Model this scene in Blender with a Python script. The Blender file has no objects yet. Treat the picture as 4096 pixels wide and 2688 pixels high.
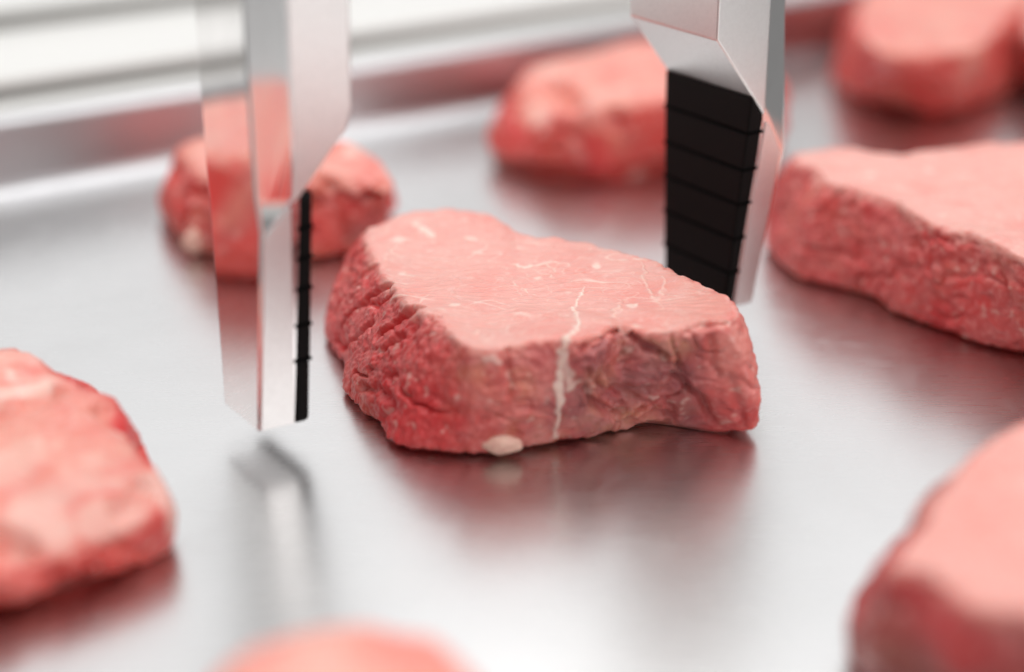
import bpy, bmesh, math
import numpy as np
from mathutils import Vector, Matrix

# ------------------------------------------------------------------ camera
sc = bpy.context.scene
PITCH = math.radians(22.8); FPX = 6790.0; CAM_H = 0.25; CX, CY = 2048.0, 1344.0
cd = bpy.data.cameras.new('camera'); cam = bpy.data.objects.new('camera', cd)
sc.collection.objects.link(cam); sc.camera = cam
cam.location = (0, 0, CAM_H); cam.rotation_euler = (math.radians(90) - PITCH, 0, 0)
cd.sensor_width = 36.0; cd.lens = FPX * 36.0 / 4096.0
cd.clip_start = 0.01; cd.clip_end = 60
cd.dof.use_dof = True; cd.dof.focus_distance = 0.585; cd.dof.aperture_fstop = 2.45
cd.dof.aperture_blades = 0

# ------------------------------------------------------------------ light
w = bpy.data.worlds.new('World'); sc.world = w; w.use_nodes = True
bg = w.node_tree.nodes['Background']
bg.inputs[0].default_value = (1.0, 0.99, 0.98, 1); bg.inputs[1].default_value = 0.27

def area(name, loc, target, sx, sy, power, col=(1, 1, 1)):
    l = bpy.data.lights.new(name, 'AREA'); l.shape = 'RECTANGLE'; l.size = sx; l.size_y = sy
    l.energy = power; l.color = col
    o = bpy.data.objects.new(name, l); sc.collection.objects.link(o)
    o.location = loc
    o.rotation_euler = (Vector(target) - Vector(loc)).to_track_quat('-Z', 'Y').to_euler()
    return o
area('ceiling_softbox', (0.1, 0.7, 1.5), (0.0, 0.6, 0), 2.2, 2.0, 28, (1, 0.985, 0.97))
area('rear_softbox', (0.3, 3.0, 1.7), (0, 0.6, 0), 3.6, 2.0, 20.5, (0.98, 0.985, 1.0))
area('right_softbox', (1.8, -0.6, 0.85), (0.1, 0.5, 0), 1.3, 1.0, 9.5, (1, 0.99, 0.98))
area('left_softbox', (-2.2, 1.3, 0.85), (0.0, 0.5, 0), 1.8, 1.1, 7.0, (1, 0.99, 0.98))
area('front_added_fill', (0.2, -2.4, 0.95), (0.0, 0.5, 0), 2.6, 0.75, 5.2, (1, 0.995, 0.99))  # added fill behind the camera, brightens finger facets and steak fronts

sc.view_settings.view_transform = 'Standard'; sc.view_settings.look = 'None'
sc.view_settings.exposure = 0.07; sc.view_settings.gamma = 1.0
sc.render.engine = 'CYCLES'
try:
    sc.cycles.max_bounces = 14; sc.cycles.transmission_bounces = 12; sc.cycles.glossy_bounces = 6
except Exception: pass

# ------------------------------------------------------------------ helpers
F_ = np.array([0, math.cos(PITCH), -math.sin(PITCH)])
R_ = np.array([1.0, 0, 0]); U_ = np.array([0, math.sin(PITCH), math.cos(PITCH)])
C_ = np.array([0, 0, CAM_H])
def at(x, y, z=0.0):
    """point of the plane at height z seen at photo pixel (2380-wide scale)"""
    d = F_ + R_ * (x * 1.721 - CX) / FPX - U_ * (y * 1.721 - CY) / FPX
    return C_ + d * (z - CAM_H) / d[2]
TH = math.radians(33.9)
A_ = Vector((math.cos(TH), math.sin(TH), 0)); N_ = Vector((-math.sin(TH), math.cos(TH), 0))
def anz(a, n, z): return A_ * a + N_ * n + Vector((0, 0, z))

def link(o, parent=None):
    sc.collection.objects.link(o)
    if parent is not None: o.parent = parent
    return o
def tag(o, label=None, cat=None, group=None, kind=None):
    if label: o['label'] = label
    if cat: o['category'] = cat
    if group: o['group'] = group
    if kind: o['kind'] = kind
    return o
def empty(name, loc=(0, 0, 0)):
    o = bpy.data.objects.new(name, None); o.location = loc; o.empty_display_size = 0.01
    return link(o)
def from_bm(name, bm, mat, parent=None, smooth=False):
    bmesh.ops.recalc_face_normals(bm, faces=bm.faces[:])
    me = bpy.data.meshes.new(name); bm.to_mesh(me); bm.free()
    if smooth:
        for p in me.polygons: p.use_smooth = True
    me.materials.append(mat)
    o = bpy.data.objects.new(name, me)
    link(o, parent)
    if parent is not None: o.location = -Vector(parent.location)
    return o

# ------------------------------------------------------------------ numpy noise
_rs = np.random.RandomState(7)
_perm = _rs.permutation(256); _perm = np.concatenate([_perm, _perm, _perm])
_g = _rs.normal(size=(256, 3)); _g /= np.linalg.norm(_g, axis=1)[:, None]
def perlin(P):
    sh = P.shape[:-1]; P = P.reshape(-1, 3)
    I = np.floor(P).astype(np.int64); Fr = P - I; I &= 255
    u = Fr * Fr * Fr * (Fr * (Fr * 6 - 15) + 10)
    out = np.zeros(len(P))
    for dx in (0, 1):
        wx = u[:, 0] if dx else 1 - u[:, 0]
        for dy in (0, 1):
            wy = u[:, 1] if dy else 1 - u[:, 1]
            for dz in (0, 1):
                wz = u[:, 2] if dz else 1 - u[:, 2]
                hsh = _perm[_perm[_perm[I[:, 0] + dx] + I[:, 1] + dy] + I[:, 2] + dz]
                g = _g[hsh]
                dot = g[:, 0] * (Fr[:, 0] - dx) + g[:, 1] * (Fr[:, 1] - dy) + g[:, 2] * (Fr[:, 2] - dz)
                out += wx * wy * wz * dot
    return (out * 1.6).reshape(sh)
def fbm(P, o=3, lac=2.03, g=0.5):
    s = 0; a = 1.0; t = 0
    for i in range(o):
        s = s + a * perlin(P + i * 17.3); t += a; a *= g; P = P * lac
    return s / t
def ridge(P, o=1):
    return 1 - np.abs(perlin(P) if o == 1 else fbm(P, o)) * 2
def sstep(a, b, x):
    t = np.clip((x - a) / (b - a), 0, 1); return t * t * (3 - 2 * t)

# ------------------------------------------------------------------ materials
def mat(name):
    m = bpy.data.materials.new(name); m.use_nodes = True
    nt = m.node_tree; b = nt.nodes['Principled BSDF']
    return m, nt, b
def nn(nt, typ, **kw):
    n = nt.nodes.new(typ)
    for k, v in kw.items(): setattr(n, k, v)
    return n
def noise(nt, scale, detail=3, rough=0.5, vec=None, dist=0):
    n = nn(nt, 'ShaderNodeTexNoise'); n.inputs['Scale'].default_value = scale
    n.inputs['Detail'].default_value = detail; n.inputs['Roughness'].default_value = rough
    n.inputs['Distortion'].default_value = dist
    if vec is not None: nt.links.new(vec, n.inputs['Vector'])
    return n
def mixc(nt, fac, a, b, blend='MIX'):
    n = nn(nt, 'ShaderNodeMix', data_type='RGBA'); n.blend_type = blend
    if isinstance(fac, (int, float)): n.inputs[0].default_value = fac
    else: nt.links.new(fac, n.inputs[0])
    for s, v in ((n.inputs[6], a), (n.inputs[7], b)):
        if isinstance(v, tuple): s.default_value = (*v, 1)
        else: nt.links.new(v, s)
    return n.outputs[2]
def ramp(nt, val, lo, hi, a=0.0, b=1.0):
    n = nn(nt, 'ShaderNodeMapRange'); nt.links.new(val, n.inputs[0])
    n.inputs[1].default_value = lo; n.inputs[2].default_value = hi
    n.inputs[3].default_value = a; n.inputs[4].default_value = b
    return n.outputs[0]
def mul(nt, a, b, op='MULTIPLY'):
    n = nn(nt, 'ShaderNodeMath', operation=op)
    for s, v in ((n.inputs[0], a), (n.inputs[1], b)):
        if isinstance(v, (int, float)): s.default_value = v
        else: nt.links.new(v, s)
    return n.outputs[0]

def meat_material(name, top=(0.79, 0.39, 0.335), side=(0.70, 0.058, 0.058), dry=(0.50, 0.155, 0.14), deep=(0.79, 0.24, 0.20), clouds=0.6, pale=0.55):
    m, nt, b = mat(name)
    co = nn(nt, 'ShaderNodeTexCoord').outputs['Object']
    def attr(n): return nn(nt, 'ShaderNodeAttribute', attribute_name=n).outputs['Fac']
    t = attr('top_face'); fat = attr('fat'); dr = attr('dry'); bl = attr('bloody')
    n1 = noise(nt, 45, 4, 0.6, co); n2 = noise(nt, 320, 4, 0.65, co); n3 = noise(nt, 1300, 2, 0.5, co)
    # cut face: pale pink with redder clouds, faint directional muscle grain and paler flecks
    n0 = noise(nt, 24, 3, 0.6, co)
    mpg = nn(nt, 'ShaderNodeMapping'); nt.links.new(co, mpg.inputs[0])
    mpg.inputs['Scale'].default_value = (0.35, 1.6, 1.0); mpg.inputs['Rotation'].default_value = (0, 0, 0.25)
    ng = noise(nt, 260, 4, 0.65, mpg.outputs[0], 0.7)
    topc = mixc(nt, ramp(nt, n0.outputs[0], 0.44, 0.66, 0, clouds), top, deep)
    topc = mixc(nt, ramp(nt, n1.outputs[0], 0.5, 0.72, 0, 0.5), topc, deep)
    topc = mixc(nt, ramp(nt, ng.outputs[0], 0.42, 0.6, 0.28, 0), topc, (top[0] * 0.97, top[1] * 0.72, top[2] * 0.70))
    topc = mixc(nt, ramp(nt, n2.outputs[0], 0.52, 0.75, 0, 0.45), topc, (0.88, 0.58, 0.52))
    # torn side: red with pinker grain
    sidec = mixc(nt, ramp(nt, n1.outputs[0], 0.36, 0.62), side, (side[0] * 0.98, side[1] * 1.8, side[2] * 1.7))
    sidec = mixc(nt, ramp(nt, n2.outputs[0], 0.47, 0.66, 0, pale), sidec, (0.84, 0.31, 0.29))
    n4 = noise(nt, 75, 3, 0.55, co)
    dryc = mixc(nt, ramp(nt, n4.outputs[0], 0.42, 0.58), dry, (dry[0] * 1.15, dry[1] * 1.7, dry[2] * 1.15))
    n5 = noise(nt, 150, 4, 0.6, mpg.outputs[0], 0.8)
    dryc = mixc(nt, ramp(nt, n5.outputs[0], 0.44, 0.62), dryc, (dry[0] * 1.5, dry[1] * 2.1, dry[2] * 2.0))
    dryc = mixc(nt, ramp(nt, n0.outputs[0], 0.5, 0.62, 0, 0.7), dryc, (0.28, 0.06, 0.075))
    sidec = mixc(nt, dr, sidec, dryc)
    sidec = mixc(nt, bl, sidec, (0.68, 0.035, 0.045))
    c = mixc(nt, t, sidec, topc)
    c = mixc(nt, fat, c, (0.89, 0.70, 0.61))
    nt.links.new(c, b.inputs['Base Color'])
    b.inputs['Roughness'].default_value = 0.36
    b.inputs['Coat Weight'].default_value = 0.14; b.inputs['Coat Roughness'].default_value = 0.16
    b.inputs['Specular IOR Level'].default_value = 0.35
    b.inputs['Subsurface Weight'].default_value = 0.35
    b.inputs['Subsurface Radius'].default_value = (1.0, 0.35, 0.25)
    b.inputs['Subsurface Scale'].default_value = 0.0035
    bp = nn(nt, 'ShaderNodeBump'); bp.inputs['Strength'].default_value = 0.55; bp.inputs['Distance'].default_value = 0.0006
    hh = mul(nt, mul(nt, n2.outputs[0], 0.7), mul(nt, n3.outputs[0], 0.4), 'ADD')
    hh = mul(nt, hh, ramp(nt, t, 0, 1, 1.0, 0.6))
    nt.links.new(hh, bp.inputs['Height']); nt.links.new(bp.outputs[0], b.inputs['Normal']); nt.links.new(bp.outputs[0], b.inputs['Coat Normal'])
    return m
M_meat = meat_material('raw_beef')
M_meat2 = meat_material('raw_beef_coral', top=(0.81, 0.33, 0.26), side=(0.72, 0.05, 0.042), deep=(0.76, 0.12, 0.10), clouds=0.8, pale=0.25)
M_meat3 = meat_material('raw_beef_brownish', top=(0.78, 0.36, 0.31), side=(0.42, 0.06, 0.06), dry=(0.27, 0.085, 0.07), deep=(0.84, 0.26, 0.21), clouds=0.4, pale=0.2)

def steel_material():
    m, nt, b = mat('brushed_steel')
    co = nn(nt, 'ShaderNodeTexCoord').outputs['Object']
    mp = nn(nt, 'ShaderNodeMapping'); nt.links.new(co, mp.inputs[0])
    mp.inputs['Rotation'].default_value = (0, 0, -math.radians(20)); mp.inputs['Scale'].default_value = (3, 60, 60)
    br = noise(nt, 14, 4, 0.6, mp.outputs[0])
    sm = noise(nt, 9, 5, 0.62, co, 0.6)
    cl = noise(nt, 60, 5, 0.7, co, 1.0)
    wv = nn(nt, 'ShaderNodeTexWave'); wv.inputs['Scale'].default_value = 420
    wv.inputs['Distortion'].default_value = 1.5; wv.inputs['Detail'].default_value = 1.0
    mp2 = nn(nt, 'ShaderNodeMapping'); nt.links.new(co, mp2.inputs[0]); mp2.inputs['Rotation'].default_value = (0, 0, math.radians(62))
    nt.links.new(mp2.outputs[0], wv.inputs[0])
    col = mixc(nt, ramp(nt, sm.outputs[0], 0.4, 0.65), (0.655, 0.653, 0.65), (0.625, 0.623, 0.62))
    smudge = mul(nt, ramp(nt, cl.outputs[0], 0.52, 0.6), ramp(nt, sm.outputs[0], 0.45, 0.6))
    nt.links.new(col, b.inputs['Base Color'])
    b.inputs['Metallic'].default_value = 1.0
    r = mul(nt, ramp(nt, br.outputs[0], 0.3, 0.7, 0.265, 0.295), mul(nt, smudge, 0.06), 'ADD')
    nt.links.new(r, b.inputs['Roughness'])
    bp = nn(nt, 'ShaderNodeBump'); bp.inputs['Strength'].default_value = 0.10; bp.inputs['Distance'].default_value = 0.0002
    hh = mul(nt, mul(nt, br.outputs[0], 0.10), mul(nt, cl.outputs[0], 0.6), 'ADD')
    hh = mul(nt, hh, mul(nt, wv.outputs['Fac'], 0.25), 'ADD')
    nt.links.new(hh, bp.inputs['Height']); nt.links.new(bp.outputs[0], b.inputs['Normal'])
    return m
M_steel = steel_material()

def simple(name, col, rough, metal=0, spec=0.5, bump=0.0, scale=300, col2=None):
    m, nt, b = mat(name)
    co = nn(nt, 'ShaderNodeTexCoord').outputs['Object']
    n = noise(nt, scale, 3, 0.6, co)
    c = mixc(nt, ramp(nt, n.outputs[0], 0.3, 0.7), col, col2 or tuple(min(1, x * 0.94) for x in col))
    nt.links.new(c, b.inputs['Base Color'])
    nt.links.new(ramp(nt, n.outputs[0], 0.3, 0.7, rough * 0.92, rough * 1.08), b.inputs['Roughness'])
    b.inputs['Metallic'].default_value = metal; b.inputs['Specular IOR Level'].default_value = spec
    if bump:
        bp = nn(nt, 'ShaderNodeBump'); bp.inputs['Strength'].default_value = bump; bp.inputs['Distance'].default_value = 0.0002
        nt.links.new(n.outputs[0], bp.inputs['Height']); nt.links.new(bp.outputs[0], b.inputs['Normal'])
    return m
M_wall = simple('polished_steel_wall', (0.60, 0.60, 0.615), 0.36, 1.0)
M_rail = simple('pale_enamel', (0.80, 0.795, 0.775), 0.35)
M_groove = simple('black_rubber_lip', (0.0015, 0.0015, 0.0016), 0.7, 0, 0.05)
M_rubber = simple('black_rubber', (0.004, 0.0033, 0.0033), 0.5, 0, 0.12, 0.2, 900)
M_fat = simple('cream_fat', (0.86, 0.58, 0.46), 0.35, 0, 0.5, 0.3, 350, (0.78, 0.40, 0.33))

M_mirror = simple('polished_steel', (0.90, 0.89, 0.89), 0.055, 1.0, 0.5, 0.04, 60)
M_riser_shade = simple('riser_painted_shade', (0.30, 0.292, 0.28), 0.45)  # darkened rail colour, stands in for shade on the upright faces
M_satin = simple('satin_steel', (0.90, 0.88, 0.875), 0.33, 1.0, 0.5, 0.05, 700)

# ------------------------------------------------------------------ tray and rails
def sweep(name, prof, a0, a1, m, parent, smooth_idx=()):
    """extrude a closed (n, z) outline along the tray's long axis"""
    bm = bmesh.new()
    r0 = [bm.verts.new(anz(a0, n, z)) for n, z in prof]; r1 = [bm.verts.new(anz(a1, n, z)) for n, z in prof]
    k = len(prof)
    for i in range(k):
        fa = bm.faces.new((r0[i], r0[(i + 1) % k], r1[(i + 1) % k], r1[i]))
        if i in smooth_idx: fa.smooth = True
    bm.faces.new(r0); bm.faces.new(r1)
    return from_bm(name, bm, m, parent)

tray = empty('steel_tray', (0, 0.6, -0.002))
tag(tray, 'wide brushed steel tray with an upturned polished edge, carrying the raw beef steaks', 'tray')
n_f = 0.7575; R = 0.0095
arc = [(n_f + R * math.sin(t), R - R * math.cos(t)) for t in np.linspace(0, math.pi / 2, 12)]
bm = bmesh.new()
vs = [bm.verts.new(p) for p in (anz(-0.9, -0.5, 0), anz(1.9, -0.5, 0), anz(1.9, n_f, 0), anz(-0.9, n_f, 0))]
vb = [bm.verts.new(v.co - Vector((0, 0, 0.002))) for v in vs]
bm.faces.new(vs); bm.faces.new(vb)
for i in range(4): bm.faces.new((vs[i], vs[(i + 1) % 4], vb[(i + 1) % 4], vb[i]))
from_bm('tray_floor', bm, M_steel, tray)
top_r = 0.004; zt = 0.037; nw = n_f + R
inner = arc + [(nw, zt - top_r)] + [(nw + top_r - top_r * math.cos(t), zt - top_r + top_r * math.sin(t)) for t in np.linspace(0.3, math.pi / 2, 6)]
outer = [(nw + 0.012, zt), (nw + 0.012, zt - 0.003), (nw + 0.0075, zt - 0.006), (nw + 0.0035, zt - 0.010), (nw + 0.0035, 0.012), (n_f + 0.004, -0.002), (n_f, -0.002)]
sweep('tray_wall', inner + outer, -0.9, 1.9, M_wall, tray, set(range(0, len(inner) - 1)))

def rounded(n0, n1, z0, z1, r, k=6):
    pts = [(n0, z0)]
    pts += [(n0 + r - r * math.cos(t), z1 - r + r * math.sin(t)) for t in np.linspace(0, math.pi / 2, k)]
    pts += [(n1, z1), (n1, z0)]
    return pts
rail_labels = ['low pale metal rail running directly behind the upturned tray edge',
               'middle pale metal rail one step above and behind the lowest rail',
               'broad pale metal ledge highest and farthest behind the tray']
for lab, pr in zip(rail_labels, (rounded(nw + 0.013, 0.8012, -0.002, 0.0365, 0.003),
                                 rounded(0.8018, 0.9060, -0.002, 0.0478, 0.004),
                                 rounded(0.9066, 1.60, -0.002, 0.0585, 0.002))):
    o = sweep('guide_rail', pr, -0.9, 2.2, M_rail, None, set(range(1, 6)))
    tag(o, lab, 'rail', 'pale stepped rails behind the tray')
    o.data.materials.append(M_riser_shade); o.data.polygons[0].material_index = 1          # front face: shade painted in as darker grey

bm = bmesh.new()
vs = [bm.verts.new(p) for p in ((-6, -3, -0.004), (6, -3, -0.004), (6, 8, -0.004), (-6, 8, -0.004))]
bm.faces.new(vs)
tag(from_bm('work_surface', bm, M_rail), kind='structure')

# ------------------------------------------------------------------ steaks
def closed_curve(P, n=1200):
    """closed Catmull-Rom through rows of P"""
    P = np.asarray(P, float); k = len(P)
    t = np.linspace(0, k, n, endpoint=False); i = t.astype(int); u = (t - i)[:, None]
    p0, p1, p2, p3 = (P[(i + d) % k] for d in (-1, 0, 1, 2))
    return 0.5 * (2 * p1 + (p2 - p0) * u + (2 * p0 - 5 * p1 + 4 * p2 - p3) * u ** 2 + (3 * p1 - p0 - 3 * p2 + p3) * u ** 3)
def polar(curve, c, th):
    """radius (and further columns) of a closed curve as a function of angle around c"""
    d = curve[:, :2] - c; a = np.arctan2(d[:, 1], d[:, 0]); r = np.hypot(d[:, 0], d[:, 1])
    o = np.argsort(a); a, r = a[o], r[o]; z = curve[o, 2]
    A3 = np.concatenate([a - 2 * math.pi, a, a + 2 * math.pi])
    return np.interp(th, A3, np.tile(r, 3)), np.interp(th, A3, np.tile(z, 3))
def gsm(X, s, axis, wrap=False):
    if s <= 0: return X
    k = int(3 * s) + 1; ker = np.exp(-0.5 * (np.arange(-k, k + 1) / s) ** 2); ker /= ker.sum()
    out = 0
    if wrap:
        for d, wgt in zip(range(-k, k + 1), ker): out = out + wgt * np.roll(X, d, axis)
        return out
    pad = [(0, 0)] * X.ndim; pad[axis] = (k, k); Y = np.pad(X, pad, mode='edge')
    n = X.shape[axis]
    for d, wgt in enumerate(ker):
        sl = [slice(None)] * X.ndim; sl[axis] = slice(d, d + n); out = out + wgt * Y[tuple(sl)]
    return out
def normals(P):
    du = np.roll(P, -1, 1) - np.roll(P, 1, 1)
    dv = np.empty_like(P); dv[1:-1] = P[2:] - P[:-2]; dv[0] = P[1] - P[0]; dv[-1] = P[-1] - P[-2]
    n = np.cross(du, dv); n /= np.linalg.norm(n, axis=-1, keepdims=True) + 1e-12
    return n
def project(P):
    d = P - C_; z = d @ F_
    return (d @ R_) / z * FPX + CX, CY - (d @ U_) / z * FPX, z

def seg_dist(P, line):
    """distance of points P to a polyline (rows: x y z width); returns distance minus width"""
    best = np.full(P.shape[:-1], 9.0)
    for a, b in zip(line[:-1], line[1:]):
        ab = b[:3] - a[:3]; t = np.clip(((P - a[:3]) @ ab) / max(ab @ ab, 1e-12), 0, 1)
        dd = np.linalg.norm(P - (a[:3] + t[..., None] * ab), axis=-1) - (a[3] + t * (b[3] - a[3]))
        best = np.minimum(best, dd)
    return best

def steak(label, top, bot, H=0.04, nu=520, nside=60, ntop=80, rnd=4.0, bulge=0.004, seed=0, m=None,
          lump=0.0022, fold=0.0016, grain=0.0006, dome=0.0, veins=0.3, smooth_out=5, extra=None, patches=0.0, name='raw_steak'):
    zt = lambda p: p[2] if len(p) > 2 else H
    T = closed_curve([(*at(p[0], p[1], zt(p))[:2], zt(p)) for p in top])
    B = closed_curve([(*at(p[0], p[1], 0)[:2], 0.0) for p in bot])
    c = 0.5 * (T[:, :2].mean(0) + B[:, :2].mean(0))
    th = np.linspace(-math.pi, math.pi, nu, endpoint=False)
    rt, hz = polar(T, c, th); rb, _ = polar(B, c, th)
    rt = gsm(rt, smooth_out * nu / 1000, 0, True); rb = gsm(rb, smooth_out * nu / 1000, 0, True); hz = gsm(hz, 8 * nu / 1000, 0, True)
    nb = 14
    e = np.stack([np.cos(th), np.sin(th)], -1)
    rows = []; v_side = []
    for k in range(nb):                                   # underside
        q = 0.05 + 0.95 * (k / nb) ** 0.6
        rows.append(np.concatenate([c + e * (rb * q)[:, None] * 0.985, np.zeros((nu, 1))], 1)); v_side.append(0.0)
    for k in range(nside):
        s = k / (nside - 1)
        r = (rb + (rt - rb) * s) + bulge * math.sin(math.pi * min(1, s * 1.05)) ** 0.8
        rows.append(np.concatenate([c + e * r[:, None], (hz * s)[:, None]], 1)); v_side.append(s)
    for k in range(1, ntop + 1):
        q = 1 - k / ntop * 0.998
        zc = hz * q ** 1.5 + hz.mean() * (1 - q ** 1.5) + dome * (1 - q * q)
        rows.append(np.concatenate([c + e * (rt * q)[:, None], zc[:, None]], 1)); v_side.append(1 + (1 - q))
    P = np.array(rows); v = np.array(v_side)[:, None] * np.ones(nu)
    sm = gsm(P, rnd, 0); P = np.where((np.arange(len(P)) > nb - 2)[:, None, None], sm, P)
    off = np.array([seed * 3.7, seed * 1.9, seed * 5.1])
    nr = normals(P)
    topm = sstep(0.86, 1.05, v + 0.13 * fbm(P * 130 + off, 3) + 0.05 * perlin(P * 420 + off))           # 1 on the cut face
    sidem = 1 - topm
    d = lump * fbm(P * 38 + off, 2) * (0.35 + 0.65 * sidem)
    wp = P + 0.004 * np.stack([perlin(P * 90 + off), perlin(P * 90 + off + 9), perlin(P * 90 + off + 21)], -1)
    cr = np.clip(ridge(wp * np.array([70, 70, 110]) + off * 2, 2) - 0.62, 0, 1) / 0.38
    d -= fold * cr ** 1.5 * sidem * sstep(-0.2, 0.3, perlin(P * 40 + off + 70))
    d += grain * fbm(P * 420 + off, 2) * sidem
    d += 0.0012 * fbm(P * 120 + off + 33, 3) * sstep(0.7, 0.95, v) * sstep(1.12, 1.0, v)
    d += 0.0010 * fbm(P * 75 + off + 5, 2) * sidem
    d += 0.0004 * fbm(P * 55 + off + 40, 2) * topm
    wv_ = P + 0.007 * np.stack([perlin(P * 50 + 8), perlin(P * 50 + 28), P[..., 0] * 0], -1)
    d += topm * (0.00028 * fbm(wv_ * np.array([110, 300, 100]) + off, 3) + 0.00022 * np.clip(ridge(wv_ * np.array([90, 210, 80]) + off + 6) - 0.6, 0, 1) / 0.4)
    fat = patches * sstep(0.05, 0.5, fbm(P * 36 + off + 77, 3)) * (0.3 + 0.7 * topm); dry = sstep(-0.1, 0.5, fbm(P * 28 + off + 11, 2)) * 0.6
    # hair-thin pale lines of connective tissue on the cut face
    if veins:
        wq = P + 0.006 * np.stack([perlin(P * 60 + off), perlin(P * 60 + off + 5), P[..., 0] * 0], -1)
        l1 = sstep(0.05, 0.0, np.abs(perlin(wq * np.array([75, 130, 60]) + off)))
        l1 *= sstep(-0.15, 0.3, perlin(P * 48 + off + 3))
        l2 = sstep(0.07, 0.0, np.abs(perlin(wq * np.array([170, 260, 100]) + off + 7)))
        l2 *= sstep(-0.05, 0.35, perlin(P * 70 + off + 13))
        blob = sstep(0.42, 0.62, fbm(P * 95 + off + 30, 2))
        ln = np.clip(l1 * 0.8 + l2 * 0.5, 0, 1) * topm
        fat = np.maximum(fat, veins * ln + veins * 0.9 * blob * topm)
        d += 0.00013 * ln
    sp = sstep(0.34, 0.5, fbm(P * 240 + off + 50, 2)) * sidem * 0.35
    fat = np.maximum(fat, sp)
    red = 0.55 * sstep(0.1, 0.5, fbm(P * 34 + off + 91, 2)) * sidem
    if extra: red = extra_red(P, red, sidem) if seed == 1 else red
    if extra: d, fat, dry = extra(P, nr, v, topm, d, fat, dry, off)
    hold = sstep(nb - 1, nb + 5, np.arange(len(P)))[:, None]
    P = P + nr * (d * hold)[..., None]
    P[..., 2] = np.maximum(P[..., 2], 0.0004)
    nv = len(P)
    verts = P.reshape(-1, 3)
    org = np.array([c[0], c[1], 0.0])
    idx = np.arange(nv * nu).reshape(nv, nu)
    a = idx[:-1]; b = idx[1:]
    quads = np.stack([a, np.roll(a, -1, 1), np.roll(b, -1, 1), b], -1).reshape(-1, 4)
    me = bpy.data.meshes.new(name)
    nq = len(quads); caps = [idx[0][::-1], idx[-1]]
    me.vertices.add(len(verts)); me.vertices.foreach_set('co', (verts - org).astype(np.float32).ravel())
    loops = np.concatenate([quads.ravel()] + caps).astype(np.int32)
    me.loops.add(len(loops)); me.loops.foreach_set('vertex_index', loops)
    me.polygons.add(nq + 2)
    starts = np.concatenate([np.arange(nq) * 4, [nq * 4, nq * 4 + nu]]).astype(np.int32)
    me.polygons.foreach_set('loop_start', starts)
    me.polygons.foreach_set('use_smooth', np.ones(nq + 2, bool))
    me.update(calc_edges=True); me.validate()
    for nm, arr in (('top_face', topm), ('fat', np.clip(fat, 0, 1)), ('dry', np.clip(dry, 0, 1)), ('bloody', np.clip(red, 0, 0.9))):
        at_ = me.attributes.new(nm, 'FLOAT', 'POINT'); at_.data.foreach_set('value', (np.ones(v.shape) * arr).astype(np.float32).ravel())
    me.materials.append(m or M_meat)
    root = bpy.data.objects.new(name, me); root.location = org; link(root)
    tag(root, label, 'steak', 'raw beef steaks laid out on the tray')
    return root, P, nr

def on_surface(P, pts, widths):
    """3-D points of the visible surface at traced photo points"""
    X, Y, Z = project(P.reshape(-1, 3)); Q = P.reshape(-1, 3); out = []
    for (x, y), wd in zip(pts, widths):
        d = np.hypot(X - x * 1.721, Y - y * 1.721)
        k = np.where(d < d.min() + 9)[0]; k = k[np.argmin(Z[k])]
        out.append([*Q[k], wd])
    return np.array(out)

def extra_red(P, red, sidem):
    """the wet red lobe at the lower front left of the middle steak"""
    q = np.array([-0.030, 0.505, 0.012]); dist = np.linalg.norm((P - q) * np.array([0.7, 0.6, 1.2]), axis=-1) + 0.006 * perlin(P * 110)
    return np.maximum(red * 0.6, 0.65 * sstep(0.022, 0.006, dist) * sidem)

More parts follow.
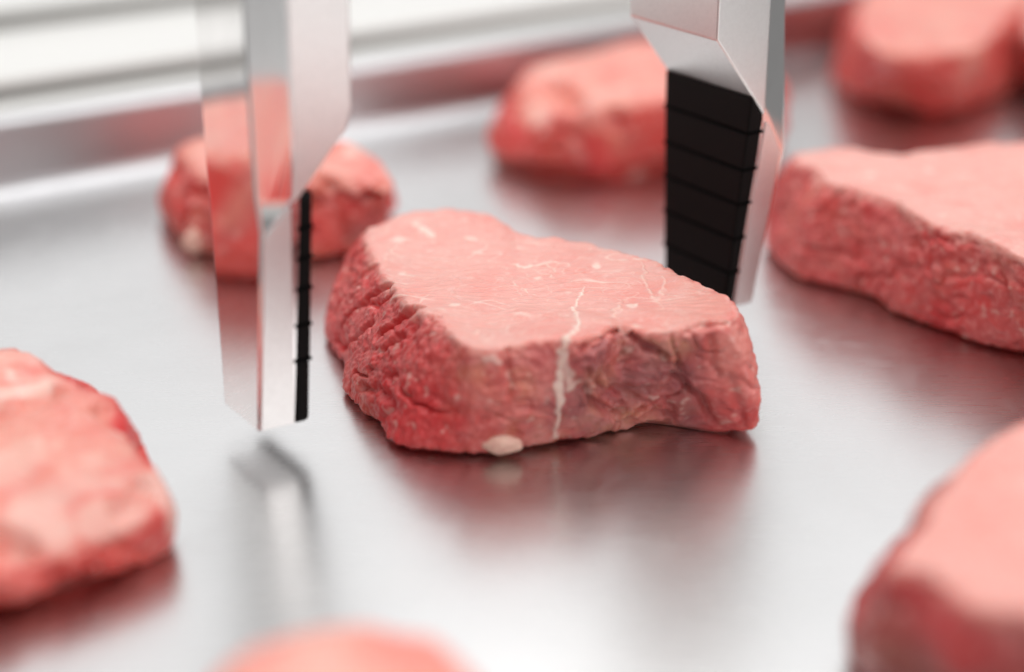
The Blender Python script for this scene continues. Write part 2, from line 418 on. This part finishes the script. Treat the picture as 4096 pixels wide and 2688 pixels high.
def centre_extra(P, nr, v, topm, d, fat, dry, off):
    side = 1 - topm
    front = side * sstep(-0.030, -0.004, P[..., 0] + 0.006 * perlin(P * 90))       # right part of the front: greyer
    # coarse torn grain on the left
    left = side * (1 - front)
    d += 0.0011 * left * fbm(P * np.array([260, 260, 200]) + off, 3)
    wl = P + 0.006 * np.stack([perlin(P * 80), perlin(P * 80 + 5), perlin(P * 80 + 9)], -1)
    gr = np.clip(ridge(wl * np.array([40, 40, 60]) + 4, 2) - 0.72, 0, 1) / 0.28
    d -= 0.0030 * left * gr ** 1.6 * sstep(-0.15, 0.35, perlin(P * 45 + 60))
    d += 0.00055 * side * fbm(wl * np.array([620, 620, 150]) + off, 2) * (0.4 + 0.6 * (1 - front))
    # crumpled layers on the front right
    fr = side * sstep(0.012, 0.028, P[..., 0]); edge = sstep(0.0735, 0.062, P[..., 0]); side0 = side
    wp = P + 0.009 * np.stack([perlin(P * 55 + 3), perlin(P * 55 + 13), perlin(P * 55 + 23)], -1)
    lay = ridge(wp * np.array([45, 45, 80]) + 31, 2)
    d += fr * edge * (0.0030 * fbm(wp * 60 + 8, 3) - 0.0020 * np.clip(lay - 0.70, 0, 1) / 0.30 * sstep(-0.2, 0.3, perlin(P * 60 + 80)))
    lay2 = np.clip(ridge(wp * np.array([190, 190, 150]) + 50) - 0.7, 0, 1) / 0.3
    d -= 0.0006 * front * lay2 * edge * sstep(-0.1, 0.4, perlin(P * 50 + 90))
    dry = np.maximum(dry * 0.4, front * (0.62 + 0.5 * fbm(P * 70 + 2, 2)))
    dry = dry + 0.25 * fr
    def line(pts, ws, amount, soft=0.0008, raise_=0.0003, wob=0.0014):
        nonlocal d, fat
        L = on_surface(P, pts, [q * 1e-3 for q in ws])
        W = P + wob * np.stack([perlin(P * 320), perlin(P * 320 + 5), perlin(P * 320 + 9)], -1)
        sd = seg_dist(W, L); mk = sstep(soft, -soft * 0.3, sd)
        fat = np.maximum(fat, amount * mk); d += raise_ * mk
    line([(1357, 662), (1345, 690), (1336, 708), (1340, 735), (1346, 752), (1328, 775), (1312, 790)], [0.1, 0.35, 0.5, 0.45, 0.55, 0.9, 1.3], 0.9)
    line([(1312, 790), (1306, 830), (1303, 870), (1303, 905), (1306, 925), (1296, 960), (1293, 1000), (1296, 1036)], [1.1, 0.9, 1.2, 1.4, 1.0, 0.6, 0.6, 0.45], 0.85, 0.0009, 0.0006)
    line([(1310, 850), (1322, 880), (1326, 905), (1340, 900), (1352, 890)], [1.0, 1.2, 1.2, 0.6, 0.2], 0.65)
    line([(1196, 608), (1215, 618), (1250, 612), (1290, 606), (1325, 612)], [0.3, 0.9, 1.0, 0.4, 0.1], 0.75)
    line([(1268, 612), (1290, 622), (1280, 640)], [0.3, 0.2, 0.1], 0.6)
    line([(962, 508), (978, 520), (990, 532), (1008, 545)], [0.6, 1.6, 1.8, 0.6], 0.75)
    line([(930, 560), (900, 585), (892, 600)], [0.15, 0.3, 0.15], 0.6)
    line([(905, 575), (925, 588)], [0.2, 0.1], 0.6)
    line([(1085, 550), (1115, 556)], [0.8, 0.4], 0.6)
    line([(1490, 604), (1500, 650), (1510, 680), (1530, 690), (1545, 665), (1538, 640)], [0.1, 0.3, 0.4, 0.7, 0.3, 0.2], 0.5)
    line([(1430, 600), (1470, 596), (1500, 590)], [0.15, 0.5, 0.2], 0.7)
    line([(1440, 690), (1430, 720), (1428, 735)], [0.2, 0.5, 0.4], 0.45)
    line([(1105, 770), (1112, 762)], [0.8, 0.5], 0.4)
    line([(1128, 838), (1145, 835), (1160, 846)], [0.7, 1.0, 0.6], 0.55)
    line([(1185, 868), (1200, 905)], [0.3, 0.3], 0.4)
    def crease(pts, wd, depth, soft=0.0022):
        nonlocal d
        L = on_surface(P, pts, [wd * 1e-3] * len(pts))
        W = P + 0.0012 * np.stack([perlin(P * 180 + 2), perlin(P * 180 + 6), perlin(P * 180 + 11)], -1)
        d -= 1.4 * depth * sstep(soft, -wd * 1e-3, seg_dist(W, L))
    for pts, wd, dp in (([(1446, 760), (1462, 785), (1490, 808), (1520, 822), (1550, 836)], .3, .0026),
                        ([(1355, 815), (1385, 792), (1420, 776), (1442, 758)], .2, .0020),
                        ([(1374, 866), (1368, 910), (1392, 945), (1440, 964), (1492, 955)], .2, .0022),
                        ([(1418, 868), (1432, 905), (1470, 935), (1500, 938)], .2, .0016),
                        ([(1395, 880), (1410, 920), (1440, 942)], .1, .0010),
                        ([(1560, 880), (1600, 900), (1636, 945), (1650, 988)], .2, .0020),
                        ([(1600, 772), (1640, 752), (1690, 748)], .1, .0012),
                        ([(1652, 790), (1650, 830), (1668, 880)], .1, .0014),
                        ([(1700, 880), (1716, 950), (1728, 1000)], .1, .0012),
                        ([(1500, 862), (1540, 850), (1585, 862)], .2, .0016),
                        ([(1460, 990), (1510, 970), (1560, 972)], .3, .0014),
                        ([(1552, 930), (1560, 960), (1550, 985)], .1, .0012),
                        ([(1182, 815), (1180, 850), (1198, 900), (1190, 930)], .1, .0014),
                        ([(1130, 905), (1180, 890), (1240, 896)], .1, .0008),
                        ([(1120, 985), (1180, 962), (1250, 950)], .1, .0009),
                        ([(870, 775), (898, 748), (940, 722), (975, 705)], .4, .0032),
                        ([(885, 812), (905, 790), (925, 785)], .3, .0022),
                        ([(768, 722), (800, 672), (850, 622), (868, 608)], .2, .0022),
                        ([(785, 760), (822, 712), (880, 668), (900, 658)], .2, .0024),
                        ([(800, 815), (830, 770), (852, 748)], .2, .0018),
                        ([(760, 690), (800, 620), (845, 572)], .1, .0015),
                        ([(835, 900), (880, 905), (905, 935), (880, 975)], .4, .0018)):
        crease(pts, wd, dp)
    right = sstep(0.058, 0.072, P[..., 0] + 0.003 * perlin(P * 140))
    topm[...] = np.maximum(topm, right * sstep(0.05, 0.85, v + 0.2 * perlin(P * 90)) * 0.75 * side0)
    return d, fat, dry * (1 - 0.8 * right)

C_TOP = [(852, 528, .037), (848, 560, .037), (868, 612, .037), (900, 652, .038), (945, 700, .038), (1000, 735, .039), (1045, 772, .039), (1085, 806, .039),
         (1130, 808, .039), (1190, 802, .0395), (1235, 793, .0395), (1300, 786, .040), (1350, 790, .040), (1400, 778, .040), (1440, 754, .040), (1480, 770, .039),
         (1540, 772, .039), (1600, 764, .040), (1640, 748, .041), (1700, 742, .041), (1722, 722, .041), (1700, 692, .041), (1660, 668, .041), (1610, 648, .041), (1570, 624, .041), (1530, 603, .041),
         (1480, 590, .041), (1420, 573, .041), (1360, 558, .040), (1300, 551, .040), (1240, 545, .040), (1190, 531, .040), (1165, 510, .040), (1130, 493, .040),
         (1080, 483, .040), (1000, 482, .040), (940, 492, .039), (890, 508, .038)]
C_BOT = [(760, 745), (748, 790), (795, 862), (800, 925), (832, 965), (872, 992), (900, 1040), (960, 1060), (1060, 1064), (1150, 1060), (1230, 1052), (1330, 1027), (1440, 1003),
         (1530, 996), (1620, 1006), (1700, 1020), (1748, 1020), (1745, 985), (1700, 900), (1620, 850), (1500, 800), (1350, 750), (1200, 715), (1100, 680), (950, 650), (850, 660), (790, 700)]
centre, cP, cN = steak('sharp raw steak between the two gripper fingers, white fat seam down its front',
                C_TOP, C_BOT, nu=1000, nside=110, ntop=190, rnd=5.5, bulge=0.0035, seed=1, lump=0.0020, fold=0.0012, grain=0.0005,
                veins=0.75, smooth_out=2.5, dome=-0.0022, extra=centre_extra)

def blob(name, P, px, r, m, parent, rot=0.0, seed=0):
    q = on_surface(P, [px], [0])[0][:3]
    bm = bmesh.new(); bmesh.ops.create_icosphere(bm, subdivisions=5, radius=1.0)
    co = np.array([v.co[:] for v in bm.verts]); dn = 1 + 0.20 * fbm(co * 1.9 + seed, 3)
    mr = Matrix.Rotation(rot, 3, 'Z')
    for vv, k in zip(bm.verts, dn):
        p = vv.co * float(k); tp = 1 - 0.45 * max(0, -vv.co.x) ** 1.3; p.y *= tp; p.z *= tp; vv.co = mr @ Vector((p.x * r[0], p.y * r[1], p.z * r[2])) + Vector(q)
        vv.co.z = max(vv.co.z, 0.0006)
    o = from_bm(name, bm, m, parent, True); return o
blob('fat_nodule', cP, (1166, 1036), (0.0072, 0.0034, 0.0034), M_fat, centre, 0.0, 3)

# right steak, just behind the plane of focus
def right_extra(P, nr, v, topm, d, fat, dry, off):
    side = 1 - topm
    d += 0.0011 * side * fbm(P * 230 + off, 3)
    gr = np.clip(ridge((P + 0.004 * perlin(P * 90)[..., None]) * np.array([40, 40, 60]) + 14, 2) - 0.7, 0, 1) / 0.3
    d -= 0.003 * sstep(-0.15, 0.35, perlin(P * 45 + 60)) * side * gr ** 1.4
    dry *= 0.6
    return d, fat, dry
steak('long raw steak with coarse red flank, right of the right gripper finger',
      [(1845, 378), (1890, 382), (1935, 425), (2005, 440), (2080, 466), (2115, 490), (2180, 524), (2260, 540), (2330, 575), (2400, 610), (2600, 680), (2800, 640), (2780, 480), (2650, 380),
       (2500, 340), (2380, 330), (2250, 335), (2160, 346), (2095, 356), (2030, 352), (1970, 342), (1900, 346), (1850, 354)],
      [(1788, 560), (1792, 612), (1850, 652), (1930, 674), (2010, 694), (2090, 738), (2180, 773), (2260, 804), (2380, 834), (2550, 880), (2760, 860), (2850, 700), (2780, 560), (2600, 510),
       (2400, 490), (2200, 480), (2000, 480), (1860, 500)],
      H=0.042, nu=760, nside=80, ntop=110, rnd=4, bulge=0.004, seed=4, extra=right_extra, veins=0.55)
def creaser(creases, fats=()):
    def fn(P, nr, v, topm, d, fat, dry, off):
        for pts, wd, dp, soft in creases:
            L = on_surface(P, pts, [wd * 1e-3] * len(pts))
            d = d - dp * sstep(soft, -wd * 1e-3, seg_dist(P + 0.002 * perlin(P * 120)[..., None], L))
        for pts, wd, am in fats:
            L = on_surface(P, pts, [wd * 1e-3] * len(pts))
            fat = np.maximum(fat, am * sstep(0.003, -0.001, seg_dist(P + 0.003 * perlin(P * 150)[..., None], L)))
        return d, fat, dry
    return fn
bl, blP, _ = steak('small raw steak partly behind the left finger, fat lump at its lower left',
      [(432, 345, .034), (450, 395, .034), (520, 420, .034), (640, 425, .034), (740, 405, .036), (800, 400, .036), (860, 440, .034), (905, 450, .032), (918, 420, .033), (900, 385, .036), (850, 345, .038), (800, 322, .040),
       (700, 310, .040), (600, 305, .040), (500, 310, .038)],
      [(376, 505), (378, 540), (420, 575), (470, 603), (560, 612), (640, 616), (730, 612), (812, 592), (880, 560), (925, 500), (900, 460), (800, 430), (650, 420), (500, 430), (410, 460)],
      H=0.038, extra=creaser([([(745, 400), (790, 407), (830, 432), (850, 462)], .5, .0055, .005), ([(880, 420), (900, 450)], .3, .003, .004), ([(405, 400), (415, 480)], .3, .003, .005)], [([(805, 348), (815, 352)], 2.5, .5)]),
      rnd=6, seed=5, m=M_meat2, lump=0.0065, fold=0.005, patches=0.3, bulge=0.002)
blob('fat_lump', blP, (445, 562), (0.0052, 0.0032, 0.0056), M_fat, bl, 0.5, 5)
steak('blurred raw steak half hidden behind the right gripper finger and its black pad',
      [(1192, 225, .034), (1215, 285, .026), (1300, 255, .036), (1400, 240, .04), (1500, 230, .042), (1600, 225, .042), (1700, 225, .042), (1790, 225, .042), (1820, 180, .042), (1780, 130, .044), (1680, 100, .044), (1550, 82, .046), (1480, 84, .046),
       (1390, 104, .044), (1290, 124, .044), (1235, 150, .043)],
      [(1112, 340), (1114, 388), (1180, 416), (1250, 427), (1380, 434), (1450, 427), (1520, 412), (1600, 405), (1740, 400), (1835, 370), (1838, 310), (1780, 250), (1600, 230), (1400, 230), (1190, 250)],
      extra=creaser([([(1290, 190), (1310, 215), (1330, 240)], .8, .006, .008), ([(1420, 260), (1440, 300)], .5, .004, .008), ([(1340, 330), (1350, 380)], .5, .003, .007)], [([(1250, 250), (1262, 290)], 3, .35), ([(1330, 340), (1345, 380)], 2, .3), ([(1480, 412), (1495, 415)], 2.5, .5)]),
      H=0.042, rnd=13, seed=6, m=M_meat2, lump=0.006, fold=0.003, bulge=0.001, patches=0.3)
steak('blurred raw steak farthest back, at the top right corner of the picture',
      [(1995, 70), (2040, 120), (2120, 130), (2220, 120), (2290, 100), (2340, 40), (2390, -20), (2380, -80), (2250, -100), (2120, -80), (2040, -40), (1998, 10)],
      [(1940, 170), (1942, 216), (1990, 246), (2080, 257), (2200, 272), (2290, 248), (2350, 212), (2400, 160), (2420, 90), (2300, 40), (2150, 30), (2000, 60)],
      H=0.045, rnd=5, seed=7, m=M_meat2, lump=0.006, fold=0.003)
steak('dark blurred steak sliver cut off by the right picture edge, top right',
      [(2385, 40), (2400, 90), (2480, 110), (2600, 60), (2620, -40), (2500, -90), (2420, -40)],
      [(2362, 150), (2372, 205), (2430, 225), (2560, 220), (2660, 160), (2640, 60), (2500, 20), (2400, 70)],
      H=0.040, rnd=5, seed=8, m=M_meat, lump=0.004)
def fl_extra(P, nr, v, topm, d, fat, dry, off):
    for pts, ws, am in (([(0, 905), (50, 900), (100, 885), (118, 870)], [2.2, 2.4, 2, 1], 0.65), ([(30, 850), (40, 870)], [1.6, 1.4], 0.6),
                        ([(275, 1003), (282, 1008)], [1.5, 1.3], 0.6), ([(350, 1130), (390, 1100), (385, 1180)], [4, 3.5, 5], 0.55), ([(240, 1210), (290, 1190)], [6, 5], 0.4),
                        ([(20, 1080), (60, 1050)], [7, 6], 0.3)):
        L = on_surface(P, pts, [q * 1e-3 for q in ws]); sd = seg_dist(P + 0.003 * perlin(P * 120)[..., None], L)
        fat = np.maximum(fat, am * sstep(0.003, -0.001, sd))
    for pts, dp, soft in (([(-30, 1258), (15, 1268), (50, 1275)], .006, .008), ([(330, 1130), (310, 1170), (280, 1185)], .003, .005), ([(240, 955), (270, 985), (300, 1015)], .003, .004), ([(120, 900), (60, 940), (0, 945)], .003, .006)):
        L = on_surface(P, pts, [5e-4] * len(pts)); d = d - dp * sstep(soft, -5e-4, seg_dist(P + 0.002 * perlin(P * 120)[..., None], L))
    return d, fat, dry * 0.3
steak('large domed raw steak marbled with fat patches, cut off by the left picture edge',
      [(-10, 795, .038), (60, 800, .037), (100, 830, .035), (165, 880, .033), (225, 915, .031), (255, 970, .029), (300, 1040, .026), (345, 1095, .022), (375, 1150, .018), (330, 1220, .016),
       (250, 1260, .016), (150, 1290, .016), (60, 1310, .016), (-100, 1330, .018), (-350, 1300, .025), (-420, 1100, .03), (-300, 880, .034), (-150, 810, .038)],
      [(-10, 920), (60, 925), (160, 960), (260, 1000), (330, 1080), (395, 1180), (404, 1236), (350, 1300), (270, 1350), (170, 1382), (80, 1406), (0, 1422), (-150, 1440), (-400, 1400), (-520, 1200), (-400, 1000), (-200, 930)],
      H=0.030, rnd=8, dome=0.004, bulge=0.002, seed=9, m=M_meat2, lump=0.007, fold=0.002, patches=0.5, extra=fl_extra)
steak('large raw steak with smooth pale top in the lower right corner',
      [(2058, 1300), (2100, 1322), (2150, 1330), (2195, 1350), (2235, 1398), (2290, 1420), (2400, 1430), (2600, 1480), (2900, 1400), (2950, 1200), (2800, 1020), (2600, 950), (2400, 965), (2312, 1012), (2240, 1072), (2180, 1150), (2135, 1225)],
      [(2045, 1400), (1968, 1480), (1945, 1560), (2010, 1620), (2100, 1680), (2300, 1740), (2600, 1780), (2950, 1700), (3050, 1450), (2900, 1250), (2650, 1150), (2400, 1180), (2250, 1250), (2120, 1340)],
      H=0.042, rnd=5, bulge=0.004, seed=10, m=M_meat3, lump=0.005, fold=0.002, veins=0.3)
steak('raw steak nearest the camera, a soft blur cut off by the bottom picture edge',
      [(502, 1575), (547, 1530), (622, 1492), (722, 1455), (842, 1452), (942, 1468), (1027, 1485), (1077, 1540), (1102, 1620), (1062, 1760), (782, 1850), (542, 1780), (462, 1660)],
      [(452, 1720), (542, 1640), (682, 1600), (882, 1590), (1032, 1620), (1132, 1700), (1162, 1850), (982, 2000), (682, 2020), (432, 1900)],
      H=0.040, rnd=5, bulge=0.003, seed=11, m=M_meat2, lump=0.006, fold=0.002, veins=0.5, patches=0.4)

def px(a, n, z=0.0):
    q = np.array(anz(a, n, z)); X, Y, _ = project(q[None]); return X[0] / 1.721, Y[0] / 1.721
rr = [1, 1.04, .96, 1.02, 1.0, .93, 1.05, 1.0, .97, 1.02]
steak('raw steak left of the picture, seen mirrored in the left gripper finger',
      [(*px(0.098 + 0.056 * k * math.cos(t), 0.680 + 0.050 * k * math.sin(t), 0.044), 0.044) for k, t in zip(rr, np.linspace(0, 2 * math.pi, 10, endpoint=False))],
      [px(0.098 + 0.070 * k * math.cos(t), 0.680 + 0.062 * k * math.sin(t)) for k, t in zip(rr, np.linspace(0, 2 * math.pi, 10, endpoint=False))],
      H=0.044, rnd=6, seed=15, m=M_meat2, lump=0.004)

def round_pts(cx_, cy_, rx, ry, z, ph):
    out = []
    for k, t in zip(rr, np.linspace(ph, ph + 2 * math.pi, 10, endpoint=False)):
        X, Y, _ = project(np.array([[cx_ + rx * k * math.cos(t), cy_ + ry * k * math.sin(t), z]])); out.append((X[0] / 1.721, Y[0] / 1.721, z))
    return out
steak('raw steak below the bottom picture edge, mirrored pink in the left finger',
      round_pts(-0.01, 0.205, 0.075, 0.055, 0.038, 0.4), [q[:2] for q in round_pts(-0.01, 0.205, 0.085, 0.062, 0.0, 0.4)],
      H=0.038, rnd=6, seed=16, m=M_meat2, lump=0.004)

# ------------------------------------------------------------------ gripper fingers
def prism(poly, nfun, bevel=0.0, seg=3):
    """poly: (a, z) outline; nfun(z, side) gives the near and far face position"""
    bm = bmesh.new()
    f0 = [bm.verts.new(anz(a, nfun(z)[0], z)) for a, z in poly]; f1 = [bm.verts.new(anz(a, nfun(z)[1], z)) for a, z in poly]
    k = len(poly)
    bm.faces.new(f0); bm.faces.new(f1[::-1])
    for i in range(k): bm.faces.new((f0[i], f1[i], f1[(i + 1) % k], f0[(i + 1) % k]))
    bmesh.ops.recalc_face_normals(bm, faces=bm.faces[:])
    if bevel: bmesh.ops.bevel(bm, geom=bm.edges[:], offset=bevel, segments=seg, profile=0.5, affect='EDGES', clamp_overlap=True)
    return bm
def shade(o):
    for p in o.data.polygons: p.use_smooth = True
    mod = o.modifiers.new('wn', 'WEIGHTED_NORMAL'); mod.keep_sharp = False; mod.weight = 100
    return o

def finger(label, s, near, far, tipn, tipf, block, pad, body, plate, zseg, back):
    """s: +1 when the steak lies on the +A side (left finger), -1 for the right finger.
    Outlines are (a, z). near/far: depth extent above the pad, tipn/tipf: at the tip."""
    zj, z0_ = 0.090, 0.0105
    def ext(z, g=0.0, fo=0.0):
        t = min(1.0, max(0.0, (z - z0_) / (zj - z0_))); return (tipn + (near - tipn) * t + g, tipf + (far - tipf) * t - g - fo)
    cx = sum(q[3] for q in body) / len(body)
    root = empty('gripper_finger', anz(cx, 0.5 * (near + far), z0_))
    tag(root, label, 'gripper', 'robot gripper fingers either side of the middle steak')
    shade(from_bm('finger_block', prism(block, lambda z: ext(z, 0.0), 0.0008), M_satin, root))
    bm = bmesh.new(); rings = []
    for z, ai, am, ao, dep in body:                    # sections; the front outer corner is a slanting facet above the pad
        nf, nb = ext(z, 0.0003, back)
        r = 0.0012; am = (max if s > 0 else min)(am, ao + s * (r + 0.0002)); tt = np.linspace(0, math.pi / 2, 6)
        pts = [(ai, nf), (am, nf)]
        pts += [(ao + s * r - s * r * math.sin(t), nf + dep + r - r * math.cos(t)) for t in tt]
        pts += [(ao + s * r - s * r * math.cos(t), nb - r + r * math.sin(t)) for t in tt]
        pts += [(ai, nb)]
        rings.append([bm.verts.new(anz(a, n, z)) for a, n in pts])
    for r0, r1 in zip(rings[:-1], rings[1:]):
        for k in range(len(r0)): bm.faces.new((r0[k], r0[(k + 1) % len(r0)], r1[(k + 1) % len(r0)], r1[k]))
    bm.faces.new(rings[0]); bm.faces.new(rings[-1])
    bmesh.ops.recalc_face_normals(bm, faces=bm.faces[:])
    sharp = [e for e in bm.edges if len(e.link_faces) == 2 and e.calc_face_angle(0) > 0.6]
    bmesh.ops.bevel(bm, geom=sharp, offset=0.0005, segments=3, profile=0.5, affect='EDGES', clamp_overlap=True)
    shade(from_bm('finger_body', bm, M_mirror, root))
    shade(from_bm('front_plate', prism(plate, lambda z: (ext(z)[0] - 0.0005, ext(z)[0] + 0.0008), 0.0002, 2), M_satin, root))
    # rubber pad: stacked segments with a thin lip under each
    (ai0, zi0), (ao0, zo0), (ai1, zi1), (ao1, zo1) = pad   # inner-top, outer-top, inner-bottom, outer-bottom
    pr = empty('rubber_pad'); pr.parent = root
    def a_in(z): return ai1 + (ai0 - ai1) * (z - zi1) / (zi0 - zi1)
    def a_out(z): return ao1 + (ao0 - ao1) * (z - zo1) / (zo0 - zo1)
    zs = list(zseg)
    for i in range(len(zs) - 1):
        z1, z0 = zs[i], zs[i + 1]
        a1, a0 = a_in(z1), a_in(z0)
        if i == 0: poly = [(a1, z1), (ao0, zo0), (a_out(z0), z0), (a0, z0)]
        else: poly = [(a1, z1 - 0.0001), (a_out(z1), z1 - 0.0001), (a_out(z0), z0), (a0, z0)]
        o = from_bm('pad_segment', prism(poly, lambda z: ext(z, 0.0001), 0.0009 if i < len(zs) - 2 else 0.0016), M_rubber, pr)
        o.location = -root.location; shade(o)
        if i > 0:
            g = 0.00032
            poly = [(a1 + s * g, z1 + 0.0006), (a_out(z1) - s * 0.0006, z1 + 0.0006), (a_out(z1) - s * 0.0006, z1 - 0.0006), (a1 + s * g, z1 - 0.0006)]
            o = from_bm('pad_ridge', prism(poly, lambda z: ext(z, -g), 0.0003, 2), M_groove, pr); o.location = -root.location; shade(o)
    return root

ZT = 0.20
finger('left gripper finger hovering over the tray, its black ribbed pad seen edge-on', 1, 0.4517, 0.4980, 0.4517, 0.4840,
       block=[(0.2238, ZT), (0.2452, ZT), (0.2441, 0.1118), (0.2416, 0.1050), (0.2250, 0.0865), (0.2217, 0.0840), (0.2232, 0.105)],
       pad=((0.2292, 0.0872), (0.2244, 0.0855), (0.2242, 0.0098), (0.2186, 0.0098)),
       body=[(ZT, 0.2236, 0.2228, 0.2118, 0.0042), (0.12, 0.2236, 0.2228, 0.2116, 0.0042), (0.0868, 0.2246, 0.2222, 0.2114, 0.0036), (0.0765, 0.2240, 0.2116, 0.2110, 0.0003), (0.0105, 0.2188, 0.2066, 0.2061, 0.0003)],
       back=0.0050,
       plate=[(0.2213, 0.0838), (0.2115, 0.0752), (0.2065, 0.0112), (0.2183, 0.0105)],
       zseg=(0.0872, 0.0760, 0.0660, 0.0560, 0.0438, 0.0318, 0.0098))
finger('right gripper finger behind the middle steak, its black ribbed pad facing the viewer', -1, 0.4464, 0.4964, 0.4490, 0.4862,
       block=[(0.3859, ZT), (0.4108, ZT), (0.4110, 0.0841), (0.4041, 0.0932), (0.3861, 0.1155)],
       pad=((0.4041, 0.0930), (0.4106, 0.0841), (0.3985, 0.0105), (0.4024, 0.0105)),
       body=[(ZT, 0.4100, 0.4108, 0.4206, 0.0040), (0.12, 0.4100, 0.4108, 0.4222, 0.0042), (0.0880, 0.4102, 0.4114, 0.4240, 0.0036), (0.0700, 0.4090, 0.4222, 0.4228, 0.0003), (0.0105, 0.4024, 0.4122, 0.4127, 0.0003)],
       back=0.002,
       plate=[(0.4112, 0.0825), (0.4136, 0.0805), (0.4196, 0.0700), (0.4116, 0.0110), (0.4030, 0.0115)],
       zseg=(0.0930, 0.0789, 0.0651, 0.0520, 0.0385, 0.0252, 0.0105))
